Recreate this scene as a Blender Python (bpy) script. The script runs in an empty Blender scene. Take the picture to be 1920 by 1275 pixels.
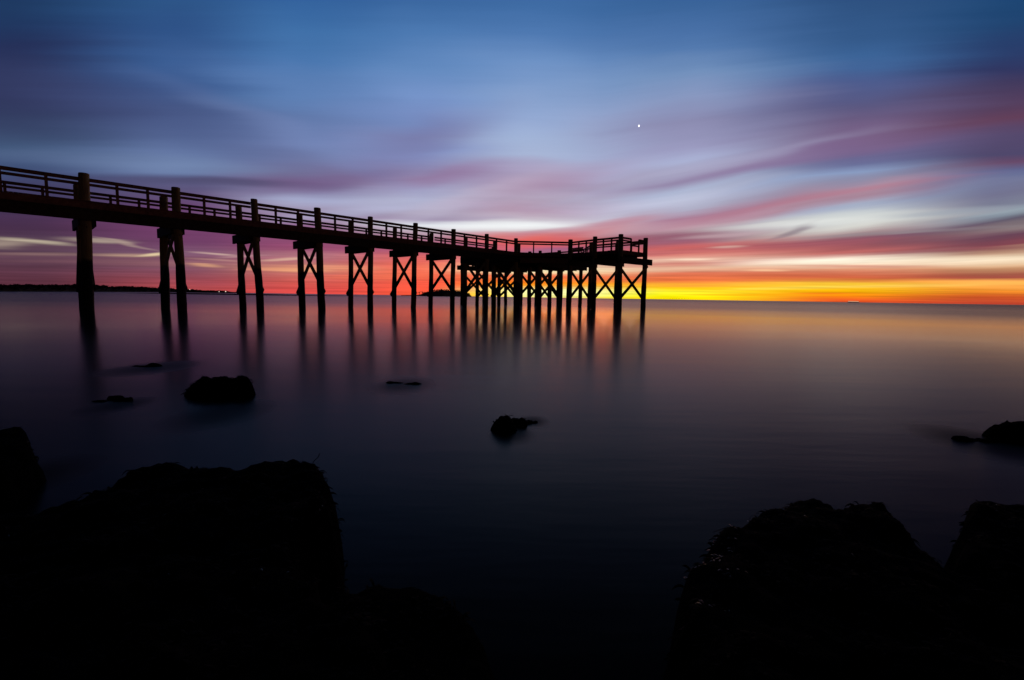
import bpy, bmesh, math, random
import numpy as np
from mathutils import Vector, Matrix, noise as mn

S = bpy.context.scene
C = S.collection
random.seed(7)
HC = 1.0
F = 870.0
PITCH = math.radians(5.306)
ROLL = math.radians(0.888)

# ------------------------------------------------------------------ camera
cam = bpy.data.objects.new('camera', bpy.data.cameras.new('camera'))
C.objects.link(cam)
cam.data.sensor_width = 36.0
cam.data.lens = 36.0 * F / 1920.0
cam.data.clip_start = 0.02
cam.data.clip_end = 40000.0
cam.matrix_world = (Matrix.Translation((0, 0, HC)) @ Matrix.Rotation(math.pi / 2 - PITCH, 4, 'X')
                    @ Matrix.Rotation(ROLL, 4, 'Z'))
S.camera = cam
S.view_settings.view_transform = 'Standard'
S.view_settings.look = 'None'
S.view_settings.exposure = 0.0
S.view_settings.gamma = 1.0


def ray(x, y):
    a = (x - 960) / F
    b = -(y - 637.5) / F
    a2 = a * math.cos(ROLL) - b * math.sin(ROLL)
    b2 = a * math.sin(ROLL) + b * math.cos(ROLL)
    return Vector((a2, math.cos(PITCH) + b2 * math.sin(PITCH), -math.sin(PITCH) + b2 * math.cos(PITCH)))


def at(x, y, z=0.0):
    d = ray(x, y)
    t = (z - HC) / d.z
    return Vector((d.x * t, d.y * t, z))


def azel(x, y):
    d = ray(x, y)
    return math.degrees(math.atan2(d.x, d.y)), math.degrees(d.z / max(d.y, 0.35 * math.hypot(d.x, d.y)))


def lin(c):
    o = []
    for v in c:
        v = v / 255.0
        o.append(v / 12.92 if v <= 0.04045 else ((v + 0.055) / 1.055) ** 2.4)
    return tuple(o)


# ------------------------------------------------------------------ world: dusk sky
W = bpy.data.worlds.new('World')
S.world = W
W.use_nodes = True
nt = W.node_tree
nt.nodes.clear()
N = nt.nodes
L = nt.links


def math_node(op, a, b=None, c=None, clamp=False):
    n = N.new('ShaderNodeMath')
    n.operation = op
    n.use_clamp = clamp
    for i, v in enumerate((a, b, c)):
        if v is None:
            continue
        if isinstance(v, (int, float)):
            n.inputs[i].default_value = v
        else:
            L.new(v, n.inputs[i])
    return n.outputs[0]


def combine(x, y, z=0.0):
    n = N.new('ShaderNodeCombineXYZ')
    for i, v in enumerate((x, y, z)):
        if isinstance(v, (int, float)):
            n.inputs[i].default_value = v
        else:
            L.new(v, n.inputs[i])
    return n.outputs[0]


def noise_node(vec, scale, detail=3.0, rough=0.5):
    n = N.new('ShaderNodeTexNoise')
    n.inputs['Scale'].default_value = scale
    n.inputs['Detail'].default_value = detail
    n.inputs['Roughness'].default_value = rough
    L.new(vec, n.inputs['Vector'])
    return n.outputs['Fac']


def maprange(v, a, b, c, d, kind='LINEAR'):
    n = N.new('ShaderNodeMapRange')
    n.interpolation_type = kind
    L.new(v, n.inputs[0])
    for i, q in zip((1, 2, 3, 4), (a, b, c, d)):
        n.inputs[i].default_value = q
    return n.outputs[0]


def mixcol(f, a, b, mode='MIX'):
    n = N.new('ShaderNodeMix')
    n.data_type = 'RGBA'
    n.blend_type = mode
    n.clamp_factor = True
    for s, v in ((n.inputs[0], f), (n.inputs[6], a), (n.inputs[7], b)):
        if isinstance(v, (int, float)):
            s.default_value = v
        elif isinstance(v, tuple):
            s.default_value = (v[0], v[1], v[2], 1)
        else:
            L.new(v, s)
    return n.outputs[2]


tc = N.new('ShaderNodeTexCoord')
sep = N.new('ShaderNodeSeparateXYZ')
L.new(tc.outputs['Generated'], sep.inputs[0])
dx, dy, dz = sep.outputs
hyp = math_node('SQRT', math_node('ADD', math_node('MULTIPLY', dx, dx), math_node('MULTIPLY', dy, dy)))
AZ = math_node('MULTIPLY', math_node('ARCTAN2', dx, dy), 180 / math.pi)
# height of the straight cloud bands: rise over forward distance, in degrees
EL = math_node('MULTIPLY', math_node('DIVIDE', dz, math_node('MAXIMUM', math_node('MAXIMUM', dy, math_node('MULTIPLY', hyp, 0.35)), 0.02)), 180 / math.pi)

# the streaks of cloud on the right climb away from the sun: a slanted elevation follows them
def slant(az, el):
    m = 0.20 * max(0.0, min(1.0, (el - 2.0) / 13.0)) - 0.08 * max(0.0, min(1.0, (el - 20.0) / 14.0))
    return el - max(0.0, min(az, 50.0) - 10.0) * m


azp = math_node('SUBTRACT', math_node('MINIMUM', math_node('MAXIMUM', AZ, 10.0), 50.0), 10.0)
mm_ = math_node('SUBTRACT', maprange(EL, 2.0, 15.0, 0.0, 0.20), maprange(EL, 20.0, 34.0, 0.0, 0.08))
ELS = math_node('SUBTRACT', EL, math_node('MULTIPLY', azp, mm_))

# wind-drawn warping of the cloud edges, finer and flatter near the horizon
w1 = noise_node(combine(math_node('MULTIPLY', AZ, 0.05), math_node('MULTIPLY', ELS, 0.34), 3.0), 1.0, 3.0, 0.5)
w2 = noise_node(combine(math_node('MULTIPLY', AZ, 0.045), math_node('MULTIPLY', ELS, 1.6), 9.0), 1.0, 4.0, 0.6)
amp1 = maprange(EL, 1.0, 14.0, 0.15, 1.2)
amp2 = math_node('MULTIPLY', maprange(EL, 0.3, 6.0, 0.35, 0.6), maprange(EL, 6.0, 16.0, 1.0, 0.25))
w3 = noise_node(combine(math_node('MULTIPLY', AZ, 0.045), math_node('MULTIPLY', ELS, 0.10), 57.0), 1.0, 2.0, 0.5)
warp = math_node('ADD', math_node('MULTIPLY', math_node('SUBTRACT', w3, 0.5), maprange(EL, 6.0, 20.0, 0.0, 6.0)),
                 math_node('ADD', math_node('MULTIPLY', math_node('SUBTRACT', w1, 0.5), amp1),
                 math_node('MULTIPLY', math_node('SUBTRACT', w2, 0.5), amp2)))
ELW = math_node('ADD', ELS, warp)
azn = noise_node(combine(math_node('MULTIPLY', AZ, 0.03), math_node('MULTIPLY', ELS, 0.6), 21.0), 1.0, 2.0, 0.5)
AZW = math_node('ADD', AZ, math_node('MULTIPLY', math_node('SUBTRACT', azn, 0.5), 5.0))

COLS = [
 (50, [(0,28,58,100),(40,30,55,98),(90,36,48,90),(140,40,50,90),(190,46,58,98),(240,60,82,120),(275,70,98,136),(300,66,88,128),(322,62,78,118),(350,66,62,100),(380,60,52,85),(410,74,50,82),(430,70,46,72),(443,80,56,80),(454,98,74,88),(462,94,68,84),(470,86,60,80),(480,100,68,84),(492,92,60,78),(510,92,54,70),(530,90,48,62),(545,82,42,54)]),
 (350, [(0,40,85,138),(60,42,82,138),(120,52,92,150),(170,58,90,145),(200,68,92,142),(240,85,108,158),(280,100,122,170),(310,112,134,178),(325,105,125,170),(338,84,88,130),(360,92,85,125),(390,105,70,115),(430,115,62,105),(455,110,62,100),(470,122,82,110),(476,132,92,116),(483,125,78,102),(495,150,100,108),(503,125,76,95),(515,140,75,90),(530,160,72,82),(545,180,74,76)]),
 (570, [(0,45,98,160),(60,58,112,172),(120,68,118,178),(180,80,122,178),(220,92,118,170),(260,110,130,182),(290,115,125,172),(320,118,108,150),(340,115,92,135),(360,140,135,175),(378,165,170,205),(395,160,150,180),(420,150,110,150),(445,145,80,120),(465,150,75,110),(480,180,118,128),(488,176,104,116),(502,205,132,112),(515,195,105,100),(530,215,90,82),(545,220,76,72)]),
 (790, [(0,55,105,165),(60,72,122,182),(120,95,138,195),(180,115,148,205),(220,118,140,195),(250,125,132,180),(280,135,148,200),(310,140,135,180),(330,145,125,165),(350,160,158,195),(375,178,180,210),(395,175,165,190),(408,160,145,175),(420,220,225,232),(432,190,170,185),(450,170,110,135),(470,180,90,115),(485,222,104,98),(500,238,108,88),(515,242,110,80),(530,248,92,70),(548,250,88,60)]),
 (980, [(0,58,108,168),(60,75,122,182),(120,105,145,200),(180,130,160,208),(230,150,172,215),(260,160,180,218),(300,165,180,215),(325,170,160,195),(345,170,148,180),(370,180,165,190),(395,180,150,175),(410,205,195,208),(422,234,237,240),(435,200,168,178),(445,222,115,112),(455,225,98,96),(465,150,88,128),(475,165,115,140),(490,215,170,160),(502,255,242,195),(511,255,235,180),(517,246,122,84),(528,255,124,34),(537,255,165,18),(543,255,246,150),(550,255,250,120),(556,255,240,20)]),
 (1270, [(0,50,98,155),(60,68,112,170),(100,80,122,178),(140,112,145,192),(190,135,152,195),(230,140,140,180),(270,155,155,195),(300,170,178,215),(325,165,160,190),(340,150,140,175),(358,175,185,215),(375,190,195,220),(395,180,180,205),(410,175,125,150),(425,190,150,165),(438,150,95,115),(452,150,93,113),(465,208,102,98),(480,215,125,115),(488,240,200,175),(496,205,118,108),(505,242,198,165),(512,225,118,88),(525,242,118,66),(532,252,170,55),(540,255,205,20),(548,255,248,50),(556,255,250,0),(560,255,215,0)]),
 (1590, [(0,42,82,132),(60,48,90,142),(100,55,100,155),(130,62,100,155),(160,75,92,145),(200,90,88,132),(230,105,90,130),(260,122,98,138),(290,110,100,145),(310,105,110,155),(330,135,155,195),(350,140,140,170),(372,180,140,160),(385,165,130,150),(395,165,175,200),(410,205,212,215),(425,218,218,212),(438,180,160,160),(450,130,78,98),(465,185,98,98),(476,195,110,105),(484,254,244,224),(493,254,242,218),(500,226,160,122),(507,222,140,110),(516,206,104,72),(525,216,98,62),(532,255,205,60),(545,255,190,8),(555,250,140,12),(564,240,88,38)]),
 (1870, [(0,22,70,118),(40,28,68,115),(80,38,62,110),(120,48,55,100),(160,68,58,95),(200,85,62,95),(225,98,60,88),(250,85,72,110),(290,80,72,110),(308,105,72,105),(325,95,105,150),(350,115,120,155),(375,115,115,145),(398,125,130,150),(410,135,155,170),(425,90,75,95),(437,150,135,135),(448,100,63,83),(465,140,73,83),(474,200,160,130),(488,252,228,194),(500,216,165,120),(512,165,93,73),(520,165,78,68),(527,255,178,86),(545,252,150,46),(555,212,90,38),(569,190,68,46)]),
]
RAMP_MAX = 60.0
prev = None
prev_az = None
for x, stops in COLS:
    n = N.new('ShaderNodeValToRGB')
    cr = n.color_ramp
    cr.interpolation = 'LINEAR'
    pts = []
    az0 = azel(x, stops[-1][0])[0]
    for s in stops:
        a, e = azel(x, s[0])
        pts.append((slant(a, e), lin(s[1:])))
    pts.sort(key=lambda q: q[0])
    if len(pts) < 31:
        k = 0.62
        pts.append((48.0, tuple(a * k * 0.5 + b * 0.5 for a, b in zip(pts[-1][1], lin((18, 40, 84))))))
    elif len(pts) > 31:
        pts = pts[:31]
    els = cr.elements
    els[0].position = max(0.0, pts[0][0] / RAMP_MAX)
    els[0].color = (*pts[0][1], 1)
    els[1].position = 1.0
    els[1].color = (*lin((10, 22, 50)), 1)
    for p, c in pts[1:]:
        e = els.new(min(0.99, max(0.0, p / RAMP_MAX)))
        e.color = (*c, 1)
    L.new(math_node('DIVIDE', ELW, RAMP_MAX, clamp=True), n.inputs[0])
    if prev is None:
        prev = n.outputs[0]
    else:
        prev = mixcol(maprange(AZW, prev_az, az0, 0, 1, 'SMOOTHSTEP'), prev, n.outputs[0])
    prev_az = az0
sky = prev

# single drawn-out clouds: (photo x, y, half length px, half thickness px, tilt deg, sRGB, strength)
CLOUDS = [
 (0, 215, 330, 75, -6, (46, 46, 84), .45),
 (560, 255, 260, 20, -24, (120, 140, 192), .3), (620, 178, 200, 34, -16, (96, 132, 190), .25),
 (300, 215, 330, 50, -16, (66, 76, 124), .45),
 (660, 215, 300, 50, -20, (112, 142, 198), .22),
 (330, 306, 300, 16, -3, (108, 130, 172), .45),
 (440, 343, 210, 9, -1, (80, 76, 112), .75),
 (600, 342, 170, 16, 10, (116, 90, 134), .5),
 (770, 272, 200, 34, 20, (116, 108, 158), .35),
 (850, 330, 120, 14, 8, (150, 118, 162), .5),
 (700, 392, 210, 10, 8, (178, 182, 214), .5),
 (880, 372, 190, 14, 16, (196, 190, 214), .45),
 (1010, 345, 190, 18, 12, (176, 140, 170), .4),
 (930, 424, 130, 11, -1, (240, 243, 244), .8),
 (1070, 428, 140, 6, 9, (190, 132, 152), .6), (880, 408, 90, 4, 2, (172, 156, 184), .5),
 (1000, 455, 170, 13, 9, (232, 98, 92), .6),
 (1130, 425, 120, 10, 14, (190, 104, 122), .45),
 (1500, 378, 300, 7, 9, (180, 112, 134), .5),
 (1760, 245, 380, 16, 9, (104, 66, 94), .35),
 (1450, 300, 360, 16, 9, (140, 110, 156), .45),
 (1300, 318, 330, 9, 12, (178, 184, 216), .35),
 (1560, 412, 330, 10, 3, (214, 218, 214), .5),
 (1480, 434, 60, 4, 16, (120, 100, 118), .6),
 (1400, 462, 300, 7, 3, (176, 92, 102), .5),
 (1760, 448, 260, 8, 4, (110, 66, 88), .6),
 (1700, 490, 330, 9, 1, (254, 236, 208), .5),
 (10, 456, 62, 9, -2, (160, 142, 130), .8), (60, 452, 90, 3, -5, (206, 192, 166), .7), (170, 451, 75, 4, -3, (196, 178, 158), .6),
 (235, 457, 70, 2.5, -11, (186, 160, 148), .55), (90, 476, 130, 4, 0, (148, 116, 112), .6),
 (240, 478, 75, 4, -1, (200, 164, 138), .65), (285, 476, 35, 3, 6, (240, 216, 170), .8), (120, 490, 170, 4, 0, (128, 86, 96), .4),
 (400, 476, 45, 2, -5, (214, 180, 168), .7), (450, 481, 50, 2, 3, (190, 150, 150), .5),
 (410, 487, 70, 2, -3, (200, 150, 140), .5), (385, 497, 40, 3, -4, (228, 168, 128), .7),
 (540, 486, 50, 3, 3, (236, 196, 166), .6), (560, 506, 70, 4, -2, (246, 176, 124), .6), (500, 504, 50, 3, 0, (226, 150, 116), .5),
 (620, 502, 110, 5, -1, (240, 158, 120), .5), (690, 520, 120, 5, 0, (250, 118, 84), .5), (820, 500, 60, 8, 3, (250, 130, 95), .4),
 (1040, 549, 160, 11, 1, (255, 255, 190), .7),
 (905, 552, 60, 8, 1, (255, 196, 20), .7),
 (1305, 487, 50, 2.5, 0, (252, 226, 200), .7), (1435, 507, 45, 2, 0, (255, 205, 160), .7), (1360, 463, 40, 3, 2, (226, 186, 172), .6),
 (1340, 440, 90, 4, 4, (205, 178, 184), .5), (1500, 420, 200, 5, 3, (228, 230, 226), .5), (1300, 536, 80, 2, 0, (255, 150, 60), .6),
 (1480, 540, 150, 3, 1, (255, 226, 90), .6), (1400, 553, 120, 2, 0, (255, 160, 0), .55), (1250, 476, 70, 3, 3, (190, 100, 104), .6),
 (1620, 499, 160, 2.5, 0, (206, 128, 110), .6), (1700, 536, 200, 3, 1, (255, 214, 110), .4), (1560, 551, 90, 2, 0, (240, 110, 30), .6),
 (1760, 470, 200, 4, 2, (150, 82, 92), .6), (1650, 437, 240, 3, 3, (150, 140, 146), .5), (1800, 398, 160, 5, 4, (150, 160, 176), .5),
]
for cx, cy, hl, ht, tilt, col, st in CLOUDS:
    a0, e0 = azel(cx, cy)
    t = math.radians(tilt)
    a1, e1 = azel(cx + hl * 0.5 * math.cos(t), cy - hl * 0.5 * math.sin(t))
    a2, e2 = azel(cx, cy - ht)
    la = 2 * math.hypot(a1 - a0, e1 - e0)
    ang = math.atan2(e1 - e0, a1 - a0)
    m = N.new('ShaderNodeMapping')
    m.vector_type = 'TEXTURE'
    m.inputs['Location'].default_value = (a0, e0, 0)
    m.inputs['Rotation'].default_value = (0, 0, ang)
    m.inputs['Scale'].default_value = (la * 1.5, max(0.12, abs(e2 - e0)) * 1.7, 1)
    L.new(combine(AZW, math_node('ADD', EL, math_node('MULTIPLY', warp, 0.8))), m.inputs['Vector'])
    ln = N.new('ShaderNodeVectorMath')
    ln.operation = 'LENGTH'
    L.new(m.outputs[0], ln.inputs[0])
    f = maprange(ln.outputs['Value'], 0.0, 1.0, st, 0.0, 'SMOOTHERSTEP')
    sky = mixcol(f, sky, lin(col))

# the high cloud is a little greyer than the clear air
bw = N.new('ShaderNodeRGBToBW')
L.new(sky, bw.inputs[0])
sky = mixcol(maprange(EL, 5.0, 14.0, 0.0, 0.08), sky, bw.outputs[0])
# fine streaky light and dark over everything
s1 = noise_node(combine(math_node('MULTIPLY', AZ, 0.06), math_node('MULTIPLY', ELS, 0.9), 31.0), 1.0, 5.0, 0.6)
s2 = noise_node(combine(math_node('MULTIPLY', AZ, 0.10), math_node('MULTIPLY', ELS, 4.5), 41.0), 1.0, 3.0, 0.55)
streak = math_node('ADD', math_node('MULTIPLY', maprange(s1, 0.3, 0.7, -0.09, 0.09), maprange(EL, 6.0, 18.0, 1.0, 0.15)),
                   math_node('MULTIPLY', maprange(s2, 0.3, 0.7, -0.2, 0.2), maprange(EL, 0.5, 9.0, 1.0, 0.04)))
gain = math_node('ADD', streak, 1.0)
# the sky away from the sunset is night-dark
away = maprange(math_node('ABSOLUTE', math_node('SUBTRACT', AZ, 4.0)), 52.0, 115.0, 1.0, 0.19, 'SMOOTHSTEP')
hi = maprange(EL, 33.0, 58.0, 1.0, 0.10, 'SMOOTHSTEP')
gain = math_node('MULTIPLY', gain, math_node('MULTIPLY', away, hi))
bg = N.new('ShaderNodeBackground')
L.new(sky, bg.inputs[0])
L.new(gain, bg.inputs[1])
wo = N.new('ShaderNodeOutputWorld')
L.new(bg.outputs[0], wo.inputs[0])
W.cycles.sampling_method = 'MANUAL'
W.cycles.sample_map_resolution = 2048

# sun just under the cloud at the horizon, almost spent
sd = bpy.data.lights.new('sun', 'SUN')
sd.energy = 0.03
sd.color = (1.0, 0.10, 0.0)
sd.angle = math.radians(12.5)
so = bpy.data.objects.new('sun', sd)
C.objects.link(so)
so.rotation_euler = (math.radians(87.5), 0, math.radians(180 - 6.5))
so.location = (0, 0, 30)


# ------------------------------------------------------------------ helpers
def tag(o, label=None, cat=None, group=None, kind=None):
    for k, v in (('label', label), ('category', cat), ('group', group), ('kind', kind)):
        if v:
            o[k] = v
    return o


def link(name, bm, mat, parent=None, smooth=False):
    me = bpy.data.meshes.new(name)
    bmesh.ops.recalc_face_normals(bm, faces=bm.faces)
    bm.to_mesh(me)
    bm.free()
    if smooth:
        for p in me.polygons:
            p.use_smooth = True
    if mat:
        me.materials.append(mat)
    o = bpy.data.objects.new(name, me)
    C.objects.link(o)
    if parent is not None:
        o.parent = parent
        o.matrix_parent_inverse = parent.matrix_world.inverted()
    return o


def empty(name, loc):
    o = bpy.data.objects.new(name, None)
    o.location = loc
    o.empty_display_size = 0.2
    C.objects.link(o)
    bpy.context.view_layer.update()
    return o


def beam(bm, a, b, w, h, bevel=0.0):
    a = Vector(a)
    b = Vector(b)
    d = (b - a)
    ln = d.length
    d.normalize()
    side = d.cross(Vector((0, 0, 1)))
    if side.length < 1e-4:
        side = Vector((1, 0, 0))
    side.normalize()
    up = side.cross(d).normalized()
    m = Matrix((d, side, up)).transposed().to_4x4()
    m.translation = (a + b) / 2
    r = bmesh.ops.create_cube(bm, size=1.0, matrix=m @ Matrix.Diagonal((ln, w, h, 1)))
    if bevel:
        es = list({e for v in r['verts'] for e in v.link_edges})
        bmesh.ops.bevel(bm, geom=es, offset=bevel, segments=1, affect='EDGES', profile=0.5)


def vpost(bm, x, y, z0, z1, w, ang=0.0, d=None):
    m = Matrix.Translation((x, y, (z0 + z1) / 2)) @ Matrix.Rotation(ang, 4, 'Z')
    bmesh.ops.create_cube(bm, size=1.0, matrix=m @ Matrix.Diagonal((w, d or w, z1 - z0, 1)))


# ------------------------------------------------------------------ materials
def newmat(name):
    m = bpy.data.materials.new(name)
    m.use_nodes = True
    t = m.node_tree
    p = t.nodes['Principled BSDF']
    return m, t, p


def tree_nodes(t):
    global N, L
    N, L = t.nodes, t.links


def wood(name, dry, wet, tide=True, grain=(6, 6, 0.7)):
    m, t, p = newmat(name)
    tree_nodes(t)
    g = N.new('ShaderNodeNewGeometry')
    o = N.new('ShaderNodeTexCoord')
    mp = N.new('ShaderNodeMapping')
    mp.inputs['Scale'].default_value = grain
    L.new(o.outputs['Object'], mp.inputs[0])
    n1 = noise_node(mp.outputs[0], 3.0, 6.0, 0.65)
    cr = N.new('ShaderNodeValToRGB')
    cr.color_ramp.elements[0].position = 0.3
    cr.color_ramp.elements[0].color = (*[c * 0.55 for c in dry], 1)
    cr.color_ramp.elements[1].position = 0.72
    cr.color_ramp.elements[1].color = (*[c * 1.25 for c in dry], 1)
    L.new(n1, cr.inputs[0])
    col = cr.outputs[0]
    rough = 0.75
    if tide:
        sp = N.new('ShaderNodeSeparateXYZ')
        L.new(g.outputs['Position'], sp.inputs[0])
        nz = noise_node(g.outputs['Position'], 5.0, 2.0)
        zz = math_node('ADD', sp.outputs[2], math_node('MULTIPLY', math_node('SUBTRACT', nz, 0.5), 0.16))
        f = maprange(zz, 2.38, 2.52, 1.0, 0.0)
        nb = noise_node(g.outputs['Position'], 26.0, 3.0)
        wetc = mixcol(maprange(nb, 0.4, 0.65, 0, 1), wet, tuple(c * 2.2 for c in wet))
        col = mixcol(f, col, wetc)
    L.new(col, p.inputs['Base Color'])
    p.inputs['Roughness'].default_value = rough
    p.inputs['Specular IOR Level'].default_value = 0.2
    bp = N.new('ShaderNodeBump')
    bp.inputs['Strength'].default_value = 0.5
    bp.inputs['Distance'].default_value = 0.01
    L.new(n1, bp.inputs['Height'])
    L.new(bp.outputs[0], p.inputs['Normal'])
    return m


M_PILE = wood('pile_wood', (0.52, 0.34, 0.13), (0.012, 0.011, 0.009), True, (5, 5, 0.5))
M_BRACE = wood('brace_wood', (0.52, 0.34, 0.13), (0.014, 0.012, 0.010), True, (3, 3, 3))
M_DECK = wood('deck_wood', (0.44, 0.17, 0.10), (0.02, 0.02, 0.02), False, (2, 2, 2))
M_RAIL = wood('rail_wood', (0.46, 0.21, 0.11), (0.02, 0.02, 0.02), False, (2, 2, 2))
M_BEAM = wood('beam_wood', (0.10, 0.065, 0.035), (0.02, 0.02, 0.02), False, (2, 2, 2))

M_IRON, _t, _p = newmat('rusty_iron')
tree_nodes(_t)
_o = N.new('ShaderNodeTexCoord')
L.new(mixcol(noise_node(_o.outputs['Object'], 40.0), (0.03, 0.02, 0.015), (0.12, 0.05, 0.025)), _p.inputs['Base Color'])
_p.inputs['Roughness'].default_value = 0.8


def water_mat():
    m, t, p = newmat('sea_water')
    tree_nodes(t)
    g = N.new('ShaderNodeNewGeometry')
    sp = N.new('ShaderNodeSeparateXYZ')
    L.new(g.outputs['Position'], sp.inputs[0])
    px, py, _ = sp.outputs
    dist = math_node('SQRT', math_node('ADD', math_node('MULTIPLY', px, px), math_node('MULTIPLY', py, py)))
    # water chopped up offshore, calmed between the shore and the pier
    wv = noise_node(combine(math_node('MULTIPLY', px, 0.02), math_node('MULTIPLY', py, 0.09)), 1.0, 3.0)
    r = maprange(dist, 4.0, 18.0, 0.26, 0.125)
    r2 = maprange(dist, 30.0, 60.0, 0.0, 0.11)
    r3 = maprange(dist, 60.0, 300.0, 0.0, 0.06)
    r2 = math_node('ADD', r2, r3)
    rr = math_node('ADD', math_node('ADD', r, r2), math_node('MULTIPLY', math_node('SUBTRACT', wv, 0.5), 0.06))
    # turbulent wash round the rocks
    for wx, wy, rx in ((415, 775, 95), (960, 815, 60), (222, 760, 55), (285, 690, 80), (755, 722, 80), (1860, 835, 95), (1000, 790, 40), (40, 900, 90)):
        c = at(wx, wy, 0)
        k = math.hypot(c.x, c.y) / F * rx
        mp = N.new('ShaderNodeMapping')
        mp.vector_type = 'TEXTURE'
        mp.inputs['Location'].default_value = (c.x, c.y, 0)
        mp.inputs['Scale'].default_value = (k, k * 1.5, 1)
        L.new(combine(px, py, 0.0), mp.inputs[0])
        ln = N.new('ShaderNodeVectorMath')
        ln.operation = 'LENGTH'
        L.new(mp.outputs[0], ln.inputs[0])
        rr = math_node('ADD', rr, maprange(ln.outputs['Value'], 0.0, 1.0, 0.22, 0.0, 'SMOOTHERSTEP'))
    L.new(rr, p.inputs['Roughness'])
    p.inputs['Base Color'].default_value = (0.0006, 0.0010, 0.0022, 1)
    p.inputs['IOR'].default_value = 1.095
    n1 = noise_node(combine(math_node('MULTIPLY', px, 0.35), math_node('MULTIPLY', py, 1.6)), 1.0, 4.0, 0.6)
    n2 = noise_node(combine(math_node('MULTIPLY', px, 0.06), math_node('MULTIPLY', py, 0.25), 5.0), 1.0, 3.0, 0.5)
    bp = N.new('ShaderNodeBump')
    bp.inputs['Strength'].default_value = 1.0
    bp.inputs['Distance'].default_value = 0.005
    L.new(math_node('ADD', n1, math_node('MULTIPLY', n2, 2.0)), bp.inputs['Height'])
    L.new(bp.outputs[0], p.inputs['Normal'])
    return m


M_WATER = water_mat()


def simple(name, c1, c2, scale, rough=0.8, spec=0.2, bump=0.0):
    m, t, p = newmat(name)
    tree_nodes(t)
    o = N.new('ShaderNodeTexCoord')
    n1 = noise_node(o.outputs['Object'], scale, 5.0, 0.6)
    L.new(mixcol(maprange(n1, 0.35, 0.65, 0, 1), c1, c2), p.inputs['Base Color'])
    p.inputs['Roughness'].default_value = rough
    p.inputs['Specular IOR Level'].default_value = spec
    if bump:
        b = N.new('ShaderNodeBump')
        b.inputs['Distance'].default_value = bump
        L.new(n1, b.inputs['Height'])
        L.new(b.outputs[0], p.inputs['Normal'])
    return m


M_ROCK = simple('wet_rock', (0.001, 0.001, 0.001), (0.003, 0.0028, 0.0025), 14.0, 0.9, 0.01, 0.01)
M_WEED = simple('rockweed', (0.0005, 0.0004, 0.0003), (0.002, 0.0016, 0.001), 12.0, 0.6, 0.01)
M_GLINT = simple('wet_glint_blades', (0.03, 0.028, 0.024), (0.07, 0.065, 0.05), 30.0, 0.3, 0.5)  # glints on the weed, painted as a paler blade colour
M_RED_GLINT = simple('red_glint_blades', (0.05, 0.012, 0.008), (0.16, 0.035, 0.02), 30.0, 0.4, 0.3)  # reddish highlights put into the frond colour
M_LAND = simple('shore_soil', (0.012, 0.012, 0.010), (0.03, 0.028, 0.02), 0.2, 0.95, 0.05)
M_LEAF = simple('dark_foliage', (0.008, 0.012, 0.007), (0.022, 0.028, 0.014), 1.5, 0.9, 0.05)
M_SAND = simple('wet_sand', (0.035, 0.028, 0.03), (0.06, 0.05, 0.05), 0.5, 0.8, 0.15)


def emit(name, col, st):
    m, t, p = newmat(name)
    p.inputs['Base Color'].default_value = (*col, 1)
    p.inputs['Emission Color'].default_value = (*col, 1)
    p.inputs['Emission Strength'].default_value = st
    return m


# ------------------------------------------------------------------ water and sea bed
bm = bmesh.new()
R0 = 14000
xs = [-R0, -3000, -800, -200, -60, -20, -5, 0, 5, 20, 60, 200, 800, 3000, R0]
ys = [-200, -20, 0, 5, 20, 60, 200, 800, 3000, R0]
vs = [[bm.verts.new((x, y, 0)) for x in xs] for y in ys]
for j in range(len(ys) - 1):
    for i in range(len(xs) - 1):
        bm.faces.new((vs[j][i], vs[j][i + 1], vs[j + 1][i + 1], vs[j + 1][i]))
tag(link('water', bm, M_WATER), 'calm dark long-exposure sea reflecting the sunset', kind='structure')
bm = bmesh.new()
bmesh.ops.create_grid(bm, x_segments=1, y_segments=1, size=R0 * 1.02, matrix=Matrix.Translation((0, R0 - 300, -6)))
tag(link('seabed', bm, M_SAND), 'sea floor under the water', kind='structure')

# ------------------------------------------------------------------ pier
SV = Vector((2.5605, 2.7397, 0))
UU = SV.normalized()
RR = Vector((UU.y, -UU.x, 0))            # to the near (right) side of the walk
N0 = Vector((-20.26, 22.11, 0))
Z = Vector((0, 0, 1))
WID = 2.8
TOPZ = 6.45
DECK = 5.12
pier = empty('pier', N0 + Vector((0, 0, 0)))
tag(pier, 'long dark timber fishing pier on braced piles with a wide platform at its sea end', 'pier')
N8 = N0 + SV * 8


def H(U, r):
    return N8 + UU * U + RR * r


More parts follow.
